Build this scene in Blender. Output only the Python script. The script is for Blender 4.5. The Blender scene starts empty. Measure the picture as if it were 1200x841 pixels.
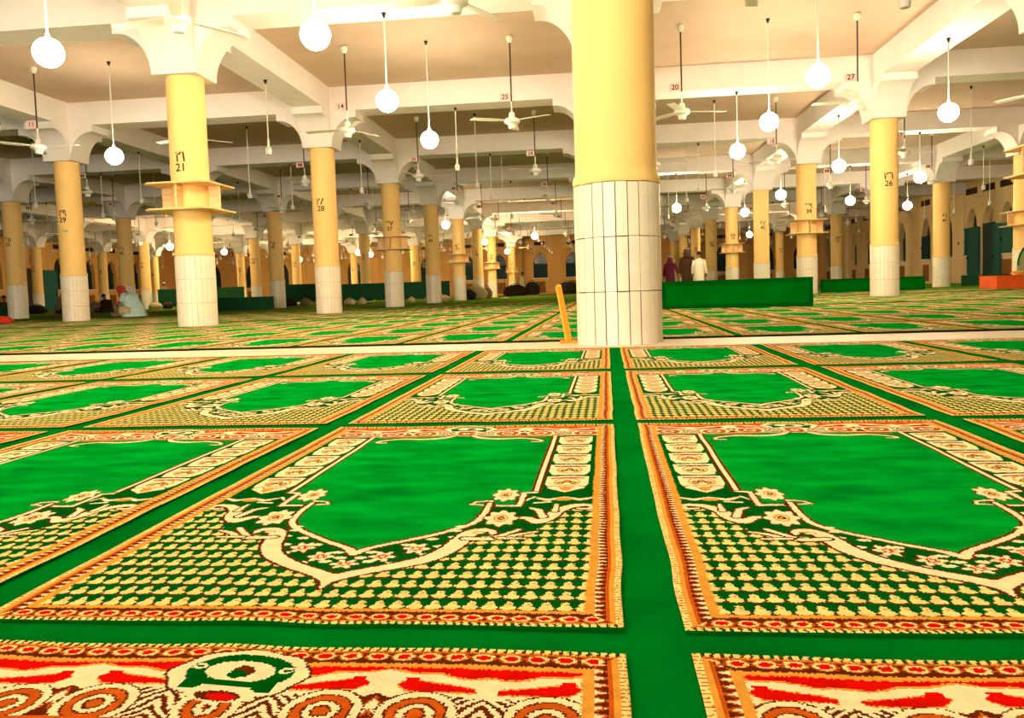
import bpy, bmesh, math, random
import numpy as np
from mathutils import Vector, Matrix

random.seed(7)
rng = np.random.default_rng(11)
SC = bpy.context.scene
COL = SC.collection
PI = math.pi

# ------------------------------------------------------------------ camera
F_PX, PP_X, PP_Y = 937.5, 600.0, 395.9
YAW, PITCH, ROLL, CAM_H = .1004, .0592, -.033, .3521
_cy, _sy = math.cos(YAW), math.sin(YAW)
FW = Vector((-_sy * math.cos(PITCH), _cy * math.cos(PITCH), -math.sin(PITCH)))
_r = Vector((_cy, _sy, 0)); _u = _r.cross(FW)
RT = math.cos(ROLL) * _r + math.sin(ROLL) * _u
UP = -math.sin(ROLL) * _r + math.cos(ROLL) * _u
cam_d = bpy.data.cameras.new('camera')
cam = bpy.data.objects.new('camera', cam_d); COL.objects.link(cam)
cam_d.sensor_width = 36; cam_d.lens = F_PX / 1200 * 36
cam_d.shift_y = (PP_Y - 420.5) / 1200
cam_d.clip_start = .02; cam_d.clip_end = 300
M = Matrix.Identity(4)
for i in range(3):
    M[i][0] = RT[i]; M[i][1] = UP[i]; M[i][2] = -FW[i]
M[2][3] = CAM_H
cam.matrix_world = M
SC.camera = cam


def project(x, y, z):
    d = Vector((x, y, z - CAM_H)); w = d.dot(FW)
    if w < .05:
        return None
    return PP_X + F_PX * d.dot(RT) / w, PP_Y - F_PX * d.dot(UP) / w, w


def on_floor(px, py, z=0.0):
    d = FW * F_PX + RT * (px - PP_X) + UP * (PP_Y - py)
    t = (z - CAM_H) / d.z
    return Vector((d.x * t, d.y * t, z))


def at_depth(px, py, y):
    d = FW * F_PX + RT * (px - PP_X) + UP * (PP_Y - py)
    t = y / d.y
    return Vector((d.x * t, y, CAM_H + d.z * t))


def in_frame(x, y, z, m=30):
    p = project(x, y, z)
    return p is not None and -m < p[0] < 1200 + m and -m < p[1] < 841 + m


# ------------------------------------------------------------------ materials
def lin(c):
    return tuple(((v / 255) / 12.92 if v <= 10.3 else (((v / 255) + .055) / 1.055) ** 2.4) for v in c)


def mat(name, rgb, rough=.8, var=.12, scale=8.0, bump=0.0, bscale=60.0, emit=None, spec=None, sheen=0.0, stretch=None, metal=0.0):
    m = bpy.data.materials.new(name); m.use_nodes = True
    nt = m.node_tree; nt.nodes.clear()
    out = nt.nodes.new('ShaderNodeOutputMaterial')
    b = nt.nodes.new('ShaderNodeBsdfPrincipled')
    if spec is None: spec = 0.0 if rough >= .95 else .3
    nt.links.new(b.outputs[0], out.inputs[0])
    b.inputs['Roughness'].default_value = rough
    b.inputs['Specular IOR Level'].default_value = spec
    b.inputs['Metallic'].default_value = metal
    if sheen:
        b.inputs['Sheen Weight'].default_value = sheen
    c = lin(rgb)
    tc = nt.nodes.new('ShaderNodeTexCoord')
    src = tc.outputs['Object']
    if stretch:
        mp = nt.nodes.new('ShaderNodeMapping'); mp.inputs['Scale'].default_value = stretch
        nt.links.new(src, mp.inputs[0]); src = mp.outputs[0]
    n = nt.nodes.new('ShaderNodeTexNoise'); n.inputs['Scale'].default_value = scale
    n.inputs['Detail'].default_value = 4
    nt.links.new(src, n.inputs['Vector'])
    r = nt.nodes.new('ShaderNodeValToRGB')
    r.color_ramp.elements[0].position = .3; r.color_ramp.elements[1].position = .7
    r.color_ramp.elements[0].color = (*[v * (1 - var) for v in c], 1)
    r.color_ramp.elements[1].color = (*[min(1, v * (1 + var)) for v in c], 1)
    nt.links.new(n.outputs[0], r.inputs[0])
    nt.links.new(r.outputs[0], b.inputs['Base Color'])
    if bump:
        n2 = nt.nodes.new('ShaderNodeTexNoise'); n2.inputs['Scale'].default_value = bscale
        nt.links.new(src, n2.inputs['Vector'])
        bp = nt.nodes.new('ShaderNodeBump'); bp.inputs['Strength'].default_value = bump
        bp.inputs['Distance'].default_value = .01
        nt.links.new(n2.outputs[0], bp.inputs['Height']); nt.links.new(bp.outputs[0], b.inputs['Normal'])
    if emit:
        b.inputs['Emission Color'].default_value = (*emit[0], 1)
        b.inputs['Emission Strength'].default_value = emit[1]
    return m


LAMP = (1.0, .84, .58)
MT = dict(
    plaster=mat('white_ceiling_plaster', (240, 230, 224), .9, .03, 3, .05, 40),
    slab=mat('shaded_ceiling_plaster', (206, 180, 158), .95, .05, 1.5, .05, 30),  # slab colour darkened to tan to stand for shade on its underside
    wall=mat('cream_wall_paint', (240, 182, 104), .85, .05, 2, .04, 30),
    yellow=mat('yellow_pillar_paint', (252, 208, 130), .6, .03, 4, .05, 30),
    tile=mat('cream_marble_tile', (246, 232, 208), .35, .04, 9, .04, 14, spec=.4),
    grout=mat('dark_tile_grout', (96, 70, 44), .9, .25, 30),
    grout_pale=mat('pale_tile_grout', (206, 176, 134), .9, .2, 30),
    ink=mat('dark_brown_paint', (70, 34, 12), .8, .2, 60),
    floor=mat('green_carpet_pile', (0, 116, 32), 1.0, .25, 5, .35, 500),
    wall_pale=mat('pale_beige_wall_paint', (246, 214, 158), .85, .05, 2, .04, 30),
    marble=mat('white_marble', (226, 208, 174), .5, .08, 3, .03, 10),
    seam=mat('dark_carpet_binding', (26, 34, 10), 1.0, .2, 30),
    white=mat('white_enamel', (240, 234, 222), .5, .03, 10),
    rod=mat('dark_brown_rod', (66, 40, 34), .5, .1, 10),
    socket=mat('green_lamp_cap', (20, 150, 90), .5, .05, 10),
    hook=mat('black_iron', (32, 24, 20), .6, .1, 20),
    plate=mat('pink_number_plate', (248, 205, 200), .6, .03, 10),
    wood=mat('varnished_plywood', (238, 200, 142), .5, .15, 3, .03, 20, stretch=(2, 14, 14)),
    globe=mat('glowing_opal_glass', (255, 250, 235), .3, .01, 5, emit=(LAMP, 118.0)),
    globe_far=mat('bright_opal_glass', (255, 250, 235), .3, .01, 5, emit=((1.0, .75, .44), 300.0)),
    divider=mat('green_painted_board', (0, 106, 18), .95, .1, 4, .03, 60),
    divider_frame=mat('darker_green_frame', (0, 84, 20), .95, .1, 4),
    divider_dark=mat('dark_green_board', (6, 72, 34), .75, .12, 4),
    teal=mat('teal_painted_timber', (14, 92, 80), .6, .15, 3, stretch=(6, 6, 1)),
    teal_dark=mat('dark_teal_timber', (10, 52, 50), .6, .15, 3),
    shutter=mat('blackish_green_shutter', (24, 44, 34), .6, .15, 3),
    glass=mat('dark_window_glass', (46, 50, 44), .25, .1, 3, spec=.5),
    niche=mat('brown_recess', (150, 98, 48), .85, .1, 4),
    orange=mat('orange_paint', (250, 140, 20), .6, .06, 5),
    orange_box=mat('orange_red_board', (236, 96, 26), .7, .06, 5),
    orange_light=mat('yellow_orange_edge', (255, 178, 50), .6, .06, 5),
    skin=mat('warm_brown_skin', (150, 96, 66), .6, .05, 20),
    hair=mat('black_hair', (22, 16, 14), .7, .1, 40),
    thobe_blue=mat('pale_blue_cotton', (176, 205, 205), .9, .06, 14),
    thobe_white=mat('white_cotton', (244, 232, 206), .9, .04, 14),
    robe_maroon=mat('maroon_cloth', (80, 8, 34), .9, .12, 14),
    robe_brown=mat('dark_brown_cloth', (74, 44, 22), .9, .12, 14),
    scarf_red=mat('red_check_scarf', (176, 58, 48), .9, .4, 60),
    scarf_pale=mat('white_scarf', (232, 214, 200), .9, .1, 30),
    dark_cloth=mat('dark_grey_cloth', (50, 42, 34), .95, .2, 14),
    grey_cloth=mat('greyish_cloth', (120, 108, 84), .95, .2, 14),
    bag=mat('black_bag_fabric', (36, 34, 24), .9, .2, 14),
    bag_pale=mat('beige_bag_fabric', (176, 160, 116), .9, .2, 14),
    red=mat('red_cloth', (200, 50, 30), .9, .1, 14),
    steel=mat('pale_steel', (200, 190, 170), .4, .05, 10),
    sticker=mat('pale_green_sticker', (190, 205, 130), .6, .05, 10),
)
KNOT = [
    mat('green_knots', (0, 150, 42), 1.0, .38, 7, .4, 420, stretch=(1, 2.2, 1)),
    mat('dark_green_knots', (0, 86, 16), 1.0, .2, 20, .4, 420),
    mat('cream_knots', (253, 234, 184), 1.0, .08, 60, .4, 420),
    mat('gold_knots', (232, 160, 62), 1.0, .12, 60, .4, 420),
    mat('orange_knots', (206, 90, 24), 1.0, .15, 60, .4, 420),
    mat('brown_knots', (100, 38, 4), 1.0, .2, 60, .4, 420),
    mat('red_knots', (222, 14, 4), 1.0, .12, 40, .4, 420),
    mat('olive_knots', (84, 92, 10), 1.0, .2, 60, .4, 420),
    mat('pale_gold_knots', (242, 222, 140), 1.0, .14, 60, .4, 420),
]


# ------------------------------------------------------------------ mesh helpers
class MB:
    def __init__(self):
        self.bm = bmesh.new(); self.mi = 0

    def faces_from(self, verts, faces):
        vs = [self.bm.verts.new(v) for v in verts]
        for f in faces:
            try:
                fc = self.bm.faces.new([vs[i] for i in f]); fc.material_index = self.mi
            except ValueError:
                pass
        return self

    def box(self, x0, x1, y0, y1, z0, z1, rz=0.0, about=None):
        vs = [Vector((x, y, z)) for x in (x0, x1) for y in (y0, y1) for z in (z0, z1)]
        if rz:
            a = Vector(about) if about else Vector(((x0 + x1) / 2, (y0 + y1) / 2, 0))
            R = Matrix.Rotation(rz, 3, 'Z')
            vs = [a + R @ (v - a) for v in vs]
        return self.faces_from(vs, [(0, 1, 3, 2), (4, 6, 7, 5), (0, 4, 5, 1), (2, 3, 7, 6), (0, 2, 6, 4), (1, 5, 7, 3)])

    def lathe(self, prof, n=24, c=(0, 0), cap=True, sx=1.0, sy=1.0):
        vs, fs = [], []
        for r, z in prof:
            for k in range(n):
                a = 2 * PI * k / n
                vs.append((c[0] + sx * r * math.cos(a), c[1] + sy * r * math.sin(a), z))
        for j in range(len(prof) - 1):
            for k in range(n):
                k2 = (k + 1) % n
                fs.append((j * n + k, j * n + k2, (j + 1) * n + k2, (j + 1) * n + k))
        if cap:
            fs.append(tuple(range(n - 1, -1, -1)))
            fs.append(tuple((len(prof) - 1) * n + k for k in range(n)))
        return self.faces_from(vs, fs)

    def tube(self, pts, r, n=8):
        pts = [Vector(p) for p in pts]; vs, fs = [], []
        rr = r if isinstance(r, (list, tuple)) else [r] * len(pts)
        for i, p in enumerate(pts):
            t = (pts[min(i + 1, len(pts) - 1)] - pts[max(i - 1, 0)]).normalized()
            a = t.orthogonal().normalized(); b = t.cross(a)
            for k in range(n):
                q = 2 * PI * k / n
                vs.append(p + rr[i] * (math.cos(q) * a + math.sin(q) * b))
        for j in range(len(pts) - 1):
            for k in range(n):
                k2 = (k + 1) % n
                fs.append((j * n + k, j * n + k2, (j + 1) * n + k2, (j + 1) * n + k))
        fs.append(tuple(range(n - 1, -1, -1))); fs.append(tuple((len(pts) - 1) * n + k for k in range(n)))
        return self.faces_from(vs, fs)

    def prism(self, poly, axis_o, ax, ay, ex, length):
        """poly of (a,b) in the plane (ax,ay) from axis_o, extruded along ex by +-length/2"""
        o, ax, ay, ex = Vector(axis_o), Vector(ax), Vector(ay), Vector(ex)
        n = len(poly); vs = []
        for s in (-.5, .5):
            for a, b in poly:
                vs.append(o + ax * a + ay * b + ex * (s * length))
        fs = [tuple(range(n)), tuple(range(2 * n - 1, n - 1, -1))]
        for k in range(n):
            k2 = (k + 1) % n
            fs.append((k, n + k, n + k2, k2))
        return self.faces_from(vs, fs)

    def blob(self, c, rx, ry, rz, n=12, m=8, wob=0.0, flat=True):
        prof = []; vs, fs = [], []
        for j in range(m + 1):
            t = -PI / 2 + PI * j / m
            for k in range(n):
                a = 2 * PI * k / n
                w = 1 + wob * math.sin(3 * a + 5 * t) + wob * .7 * math.sin(7 * a - 3 * t)
                z = rz * math.sin(t)
                if flat and z < -rz * .55:
                    z = -rz * .55
                vs.append((c[0] + rx * w * math.cos(t) * math.cos(a), c[1] + ry * w * math.cos(t) * math.sin(a), c[2] + z))
        for j in range(m):
            for k in range(n):
                k2 = (k + 1) % n
                fs.append((j * n + k, j * n + k2, (j + 1) * n + k2, (j + 1) * n + k))
        return self.faces_from(vs, fs)

    def mesh(self, name, mats, smooth=False):
        bmesh.ops.remove_doubles(self.bm, verts=self.bm.verts, dist=1e-6)
        bmesh.ops.recalc_face_normals(self.bm, faces=self.bm.faces)
        me = bpy.data.meshes.new(name); self.bm.to_mesh(me); self.bm.free()
        for m in (mats if isinstance(mats, (list, tuple)) else [mats]):
            me.materials.append(m)
        if smooth:
            me.polygons.foreach_set('use_smooth', [True] * len(me.polygons))
            try:
                me.set_sharp_from_angle(angle=math.radians(40))
            except Exception:
                pass
        return me

    def build(self, name, mats, parent=None, smooth=False, loc=None):
        return link(name, self.mesh(name, mats, smooth), parent, loc)


def link(name, me, parent=None, loc=None, rz=0.0):
    o = bpy.data.objects.new(name, me); COL.objects.link(o)
    if parent is not None:
        o.parent = parent
    if loc is not None:
        o.location = loc
    if rz:
        o.rotation_euler = (0, 0, rz)
    return o


def tag(o, label=None, cat=None, group=None, kind=None):
    if label: o['label'] = label
    if cat: o['category'] = cat
    if group: o['group'] = group
    if kind: o['kind'] = kind
    return o


def empty(name, loc=(0, 0, 0), rz=0.0, label=None, cat=None, group=None, kind=None):
    o = bpy.data.objects.new(name, None); COL.objects.link(o)
    o.location = loc; o.rotation_euler = (0, 0, rz); o.empty_display_size = .1
    return tag(o, label, cat, group, kind)


ORD = ['first', 'second', 'third', 'fourth', 'fifth', 'sixth', 'seventh', 'eighth', 'ninth', 'tenth', 'eleventh', 'twelfth',
       'thirteenth', 'fourteenth', 'fifteenth', 'sixteenth', 'seventeenth', 'eighteenth', 'nineteenth', 'twentieth']
ORD += ['twenty-' + x for x in ORD[:9]] + ['thirtieth'] + ['thirty-' + x for x in ORD[:9]]

# ------------------------------------------------------------------ hall grid
CX, CY, S = .172, 5.0587, 5.66
DX = {1: -.1, -4: -.2, -5: -.45}
XW, XE, YB, YF = -34.2, 17.15, -12.0, 61.7
SOFFIT, SLAB, CAPZ = 4.11, 4.59, 3.40


def GX(i):
    f = math.floor(i); t = i - f
    a = CX + f * S + DX.get(f, 0); b = CX + (f + 1) * S + DX.get(f + 1, 0)
    return a + (b - a) * t


def GY(k):
    return CY + k * S


def pillar_no(i, k):
    return 11 - i if k == 0 else ((8 * (k - 1) + 17 + (i + 5)) if k % 2 else (8 * (k - 1) + 17 + (2 - i)))


# floor, slab
f = MB().box(XW - .4, XE + .4, YB - .4, YF + .4, -.2, 0).build('floor', MT['floor']); tag(f, kind='structure')
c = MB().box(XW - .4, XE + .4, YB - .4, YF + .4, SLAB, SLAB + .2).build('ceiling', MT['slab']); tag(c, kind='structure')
for k in range(-2, 10):
    o = MB().box(XW, XE, GY(k) - .3, GY(k) + .3, SOFFIT, SLAB).build('ceiling_beam', MT['plaster']); tag(o, kind='structure')
for i in range(-5, 3):
    b = MB()
    ys = [YB] + [GY(k) for k in range(-2, 10)] + [YF]
    for j in range(len(ys) - 1):
        b.box(GX(i) - .3, GX(i) + .3, ys[j] + (.3 if j else 0), ys[j + 1] - (.3 if j < len(ys) - 2 else 0), SOFFIT, SLAB)
    o = b.build('ceiling_beam', MT['plaster']); tag(o, kind='structure')


# ------------------------------------------------------------------ walls with arched openings
def arch_top(t, w, spring, apex):
    """height of a pointed arch at t in [-1,1]"""
    a = min(1.0, abs(t))
    return spring + (apex - spring) * (1 - a ** 1.9) ** .62 * (1 - .10 * (1 - a) * a)


def wall(name, origin, along, inward, length, openings, pil=(), mat_=None, extra=None):
    """openings: (centre, half width, sill, spring, apex). along/inward unit vectors; the wall's face passes through origin."""
    O, A, N = Vector(origin), Vector(along), Vector(inward)
    H, D = SLAB, .32
    b = MB()
    P = lambda s, z, d=0.0: O + A * s + Vector((0, 0, z)) - N * d
    quad = lambda p: b.faces_from(p, [(0, 1, 2, 3)])
    s0 = 0.0
    for (c_, hw, sill, spring, apex) in sorted(openings):
        quad([P(s0, 0), P(c_ - hw, 0), P(c_ - hw, H), P(s0, H)])
        n = 14; xs = [c_ - hw + 2 * hw * j / n for j in range(n + 1)]
        zs = [arch_top((x - c_) / hw, hw, spring, apex) for x in xs]
        for j in range(n):
            quad([P(xs[j], zs[j]), P(xs[j + 1], zs[j + 1]), P(xs[j + 1], H), P(xs[j], H)])
            quad([P(xs[j], zs[j]), P(xs[j + 1], zs[j + 1]), P(xs[j + 1], zs[j + 1], D), P(xs[j], zs[j], D)])
        if sill > .01:
            quad([P(xs[0], 0), P(xs[-1], 0), P(xs[-1], sill), P(xs[0], sill)])
            quad([P(xs[0], sill), P(xs[-1], sill), P(xs[-1], sill, D), P(xs[0], sill, D)])
        for x, z in ((xs[0], zs[0]), (xs[-1], zs[-1])):
            quad([P(x, sill), P(x, z), P(x, z, D), P(x, sill, D)])
        s0 = c_ + hw
    quad([P(s0, 0), P(length, 0), P(length, H), P(s0, H)])
    quad([P(0, 0, D + .06), P(length, 0, D + .06), P(length, H, D + .06), P(0, H, D + .06)])
    for s in pil:                                   # pilasters with curved brackets under the beams
        prof = [(0, 0), (.12, 0), (.12, CAPZ)] + [(.12 + .4 * (1 - math.cos(t)), CAPZ + .57 * math.sin(t)) for t in
                [PI / 2 * q / 6 for q in range(1, 7)]] + [(.57, 3.97), (.57, SOFFIT - .003), (0, SOFFIT - .003)]
        b.prism(prof, O + A * s, N, (0, 0, 1), A, .6)
    bmesh.ops.remove_doubles(b.bm, verts=b.bm.verts, dist=1e-5)
    o = b.build(name, mat_ or MT['wall']); tag(o, kind='structure')
    return o


WIN_N = [0]


def window(origin, along, inward, s, hw, sill, spring, apex, low=None, low_top=2.4):
    """dark arched window set into its opening, with a sill, a lower shutter and glazing bars"""
    O, A, N = Vector(origin), Vector(along), Vector(inward)
    WIN_N[0] += 1
    root = empty('window_%d' % WIN_N[0], O + A * s, kind='structure')
    base = O + A * s
    P = lambda x, z, d: Vector(A * x + Vector((0, 0, z)) - N * d)
    n = 14; b = MB()
    xs = [-hw + 2 * hw * j / n for j in range(n + 1)]
    poly = [(x, arch_top(x / hw, hw, spring, apex)) for x in xs] + [(hw, sill), (-hw, sill)]
    b.prism([(x, z) for x, z in poly], -N * .30, A, (0, 0, 1), N, .03)
    b.build('window_pane', MT['glass'], root)
    b = MB()
    b.prism([(-hw + .01, sill + .004), (hw - .01, sill + .004), (hw - .01, low_top), (-hw + .01, low_top)], -N * .255, A, (0, 0, 1), N, .04)
    b.build('shutter', low or MT['shutter'], root)
    b = MB()
    for x in (-.02,):
        b.prism([(x, low_top), (x + .04, low_top), (x + .04, apex - .12), (x, apex - .12)], -N * .27, A, (0, 0, 1), N, .03)
    b.prism([(-hw + .01, low_top), (hw - .01, low_top), (hw - .01, low_top + .05), (-hw + .01, low_top + .05)], -N * .25, A, (0, 0, 1), N, .04)
    b.build('window_frame', MT['shutter'], root)
    b = MB()
    b.prism([(-hw - .06, sill - .06), (hw + .06, sill - .06), (hw + .06, sill), (-hw - .06, sill)], N * .03, A, (0, 0, 1), N, .055)
    b.build('window_sill', MT['plaster'], root)
    b = MB()
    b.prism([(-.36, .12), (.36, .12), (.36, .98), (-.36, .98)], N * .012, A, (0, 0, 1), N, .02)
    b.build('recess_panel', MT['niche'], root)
    return root


def vent(origin, along, inward, s, z0=3.98, z1=4.26, hw=.52):
    O, A, N = Vector(origin), Vector(along), Vector(inward)
    o = empty('window_%d' % (WIN_N[0] + 1), O + A * s, kind='structure'); WIN_N[0] += 1
    b = MB(); b.prism([(-hw, z0), (hw, z0), (hw, z1), (-hw, z1)], N * .015, A, (0, 0, 1), N, .02)
    b.build('vent_panel', MT['ink'], o)
    b = MB()
    for q in range(5):
        z = z0 + .03 + q * (z1 - z0 - .06) / 4
        b.prism([(-hw + .02, z - .008), (hw - .02, z - .008), (hw - .02, z + .008), (-hw + .02, z + .008)], N * .032, A, (0, 0, 1), N, .012)
    b.build('vent_slats', MT['shutter'], o)


# right wall (runs along +Y, faces -X)
WR = ((XE, YB, 0), (0, 1, 0), (-1, 0, 0)); LR = YF - YB
opR, winR = [], []
for k in range(-2, 10):
    if k == 5:
        for y, kind in ((35.1, 'w'), (36.62, 'd'), (38.18, 'w')):
            hw = .5 if kind == 'w' else .62
            opR.append((y - YB, hw, 1.25 if kind == 'w' else 0.0, 2.45, 3.37)); winR.append((y - YB, hw, kind))
    else:
        for q in (1.65, 4.15):
            opR.append((GY(k) + q - YB, .52, 1.25, 2.35, 3.37)); winR.append((GY(k) + q - YB, .52, 'w'))
wall('wall_right', *WR, LR, opR, [GY(k) - YB for k in range(-2, 10)], MT['wall_pale'])
for s, hw, kind in winR:
    if s + YB < 18: continue
    if kind == 'w':
        window(*WR, s, hw, 1.25, 2.45 if abs(s + YB - 36.6) < 2 else 2.35, 3.37, low_top=2.45)
    vent(*WR, s)
# left wall
WL = ((XW, YB, 0), (0, 1, 0), (1, 0, 0))
opL = [(GY(k) + q - YB, .55, 1.38 if not (k == 7 and q < 2) else 0.0, 2.5, 3.42) for k in range(-2, 10) for q in (1.65, 4.15)]
wall('wall_left', *WL, LR, opL, [GY(k) - YB for k in range(-2, 10)])
for s, hw, sl, sp, ap in opL:
    if s + YB < 36: continue
    if sl > .1:
        window(*WL, s, hw, sl, sp, ap, low=MT['shutter'], low_top=2.55)
    vent(*WL, s)
# far wall (faces -Y)
WF = ((XW, YF, 0), (1, 0, 0), (0, -1, 0)); LF = XE - XW
opF = []
for i in range(-6, 3):
    x0 = GX(i) if i > -6 else XW
    for q in (1.65, 4.15):
        opF.append((x0 + q - XW, .55, 1.26, 2.3, 3.16))
wall('wall_far', *WF, LF, opF, [GX(i) - XW for i in range(-5, 3)])
for s, hw, sl, sp, ap in opF:
    window(*WF, s, hw, sl, sp, ap, low=MT['teal_dark'], low_top=2.3)
    vent(*WF, s, 3.75, 4.03, .42)
OPEN = [(-14.0, -10.6), (-9.8, -6.4), (-5.6, -2.2)]
b = MB(); xa = XW - .4
for a_, c_ in OPEN:
    b.box(xa, a_, YB - .4, YB, 0, SLAB); b.box(a_, c_, YB - .4, YB, 3.7, SLAB); xa = c_
b.box(xa, XE + .4, YB - .4, YB, 0, SLAB)
o = b.build('wall_back', MT['wall']); tag(o, kind='structure')
for a_, c_ in OPEN:                                  # daylight through unseen openings, added and placed to light the hall from behind left
    ld = bpy.data.lights.new('daylight_portal', 'AREA'); ld.shape = 'RECTANGLE'; ld.size = c_ - a_; ld.size_y = 3.7
    ld.cycles.is_portal = True
    lo_ = bpy.data.objects.new('daylight_portal', ld); COL.objects.link(lo_)
    lo_.location = ((a_ + c_) / 2, YB - .2, 1.85); lo_.rotation_euler = (PI / 2, 0, 0)


# door leaves at the right wall: tall teal leaves and shutters thrown open
def leaf(name, y0, y1, z0, z1, m, label, cat, x=XE - .05, th=.045, swing=0.0, hinge=None):
    root = empty(name, (x, y0, z0), swing, label, cat)
    w = y1 - y0; h = z1 - z0
    MB().box(-th, 0, 0, w, 0, h).build('panel', m, root)
    b = MB()
    for a0, a1, c0, c1 in ((.0, .08, 0, h), (w - .08, w, 0, h), (.08, w - .08, 0, .09), (.08, w - .08, h - .09, h), (.08, w - .08, h * .48, h * .48 + .08)):
        b.box(-th - .015, -th - .001, a0, a1, c0, c1)
    b.build('rail_frame', m, root)
    MB().box(-th - .06, -th - .016, w - .1, w - .06, h * .42, h * .42 + .14).build('handle', MT['hook'], root)
    return root


leaf('door_leaf', 37.34, 38.42, .02, 2.5, MT['teal'], 'tall teal door leaf folded open beside the dark doorway, far side', 'door')
leaf('door_leaf', 35.47, 36.0, .02, 2.5, MT['teal'], 'narrow teal door leaf open on the near side of the dark doorway', 'door', swing=.12)
leaf('shutter_leaf', 38.5, 39.28, 1.27, 2.5, MT['teal'], 'teal window shutter opened flat beyond the tall door leaf', 'shutter')
leaf('shutter_leaf', 34.5, 35.42, 1.24, 2.48, MT['teal'], 'teal window shutter closest to the orange box', 'shutter', x=XE - .04)
leaf('shutter_leaf', 42.6, 43.5, 1.27, 2.42, MT['teal_dark'], 'dark teal shutter open on the right wall behind pillar 41', 'shutter', x=XE - .03)
b = MB().box(XE + .02, XE + .1, 36.02, 37.22, 0.01, 2.6)
o = b.build('door_1', MT['teal_dark']); tag(o, kind='structure')
# green door standing ajar in the left wall
r_ = empty('door_leaf', (XW + .08, GY(7) + 2.45, 0), -.2, 'green door leaf standing ajar at the left wall', 'door')
MB().box(0, .05, 0, 1.0, .02, 2.6).build('panel', MT['teal'], r_)
MB().box(.055, .09, .86, .9, 1.0, 1.15).build('handle', MT['hook'], r_)
b = MB().box(XW - .3, XW - .2, GY(7) + 1.1, GY(7) + 2.2, 0, 2.7)
o = b.build('door_2', MT['glass']); tag(o, kind='structure')

# ------------------------------------------------------------------ pillars
RB, RU = .265, .251


def tiles_mesh(g, grout):
    b = MB(); b.mi = 1
    b.lathe([(RB - .004, 0.002), (RB - .004, .985)], 46)
    b.mi = 0
    n = 23
    zrows = [(.004, .322), (.327, .650), (.655, .972)]
    R_ = random.Random(3)
    for z0, z1 in zrows:
        for k in range(n):
            a0 = 2 * PI * k / n + g / RB + R_.uniform(-.004, .004); a1 = 2 * PI * (k + 1) / n - g / RB + R_.uniform(-.004, .004)
            dz0, dz1 = R_.uniform(-.001, .001), R_.uniform(-.002, .002)
            o_ = RB + R_.uniform(-.0012, .0015); i_ = RB - .012
            am = (a0 + a1) / 2
            vs = []
            for z in (z0 + dz0, z1 + dz1):
                for rr in (i_, o_):
                    for a in (a0, am, a1):
                        vs.append((rr * math.cos(a), rr * math.sin(a), z))
            b.faces_from(vs, [(3, 4, 10, 9), (4, 5, 11, 10), (0, 3, 9, 6), (5, 2, 8, 11), (9, 10, 7, 6), (10, 11, 8, 7), (0, 1, 4, 3), (1, 2, 5, 4)])
    return b.mesh('tile_cladding', [MT['tile'], grout])


def shaft_mesh():
    b = MB()
    wob = lambda k: .006 * math.sin(3 * k) + .005 * math.sin(7 * k + 1)
    n = 48; prof = [(RB - .012, .974, 0), (RB + .003, .978, .3), (RB + .006, 1.0, 1), (RB, 1.02, 1), (RU + .003, 1.04, 1), (RU, 1.07, 0), (RU, CAPZ - .002, 0)]
    vs, fs = [], []
    for r, z, w in prof:
        for k in range(n):
            a = 2 * PI * k / n
            vs.append((r * math.cos(a), r * math.sin(a), z + w * wob(a * 2)))
    for j in range(len(prof) - 1):
        for k in range(n):
            k2 = (k + 1) % n
            fs.append((j * n + k, j * n + k2, (j + 1) * n + k2, (j + 1) * n + k))
    b.faces_from(vs, fs)
    return b.mesh('shaft', MT['yellow'], True)


def capital_mesh():
    b = MB(); z0 = CAPZ; w = .62
    b.box(-.31, .31, -.31, .31, z0, SOFFIT - .003)
    prof = [(.305, z0)] + [(.31 + .47 * (1 - math.cos(t)), z0 + .57 * math.sin(t)) for t in [PI / 2 * q / 12 for q in range(13)]]
    prof += [(.83, 3.97), (.83, SOFFIT - .003), (.305, SOFFIT - .003)]
    for d, e in (((1, 0, 0), (0, 1, 0)), ((-1, 0, 0), (0, 1, 0)), ((0, 1, 0), (1, 0, 0)), ((0, -1, 0), (1, 0, 0))):
        b.prism(prof, (0, 0, 0), d, (0, 0, 1), e, w)
    return b.mesh('capital', MT['plaster'])


TILES_FRONT, TILES = tiles_mesh(.0032, MT['grout']), tiles_mesh(.0024, MT['grout_pale'])
SHAFT, CAPITAL = shaft_mesh(), capital_mesh()
AR = {d: chr(0x660 + d) for d in range(10)}


def text_geo(s, size):
    cu = bpy.data.curves.new('t', 'FONT'); cu.body = s; cu.size = size; cu.align_x = 'CENTER'; cu.offset = size * .017
    ob = bpy.data.objects.new('t', cu); COL.objects.link(ob)
    dg = bpy.context.evaluated_depsgraph_get()
    me = bpy.data.meshes.new_from_object(ob.evaluated_get(dg))
    bpy.data.objects.remove(ob); bpy.data.curves.remove(cu)
    return me


def number_mesh(num):
    """Arabic numeral over Western numeral painted on the round shaft (faces -Y)"""
    bm = bmesh.new()
    for s, z, size in ((''.join(AR[int(d)] for d in str(num)), 2.245, .19), (str(num), 2.115, .15)):
        me = text_geo(s, size)
        t = bmesh.new(); t.from_mesh(me); bpy.data.meshes.remove(me)
        bmesh.ops.triangulate(t, faces=t.faces)
        ofs = {v: bm.verts.new((v.co.x, v.co.y + z, 0)) for v in t.verts}
        for f_ in t.faces:
            try: bm.faces.new([ofs[v] for v in f_.verts])
            except ValueError: pass
        t.free()
    for v in bm.verts:
        a = -PI / 2 + v.co.x / RU
        v.co = Vector(((RU + .0025) * math.cos(a), (RU + .0025) * math.sin(a), v.co.y))
    me = bpy.data.meshes.new('number'); bm.to_mesh(me); bm.free(); me.materials.append(MT['ink'])
    return me


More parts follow.
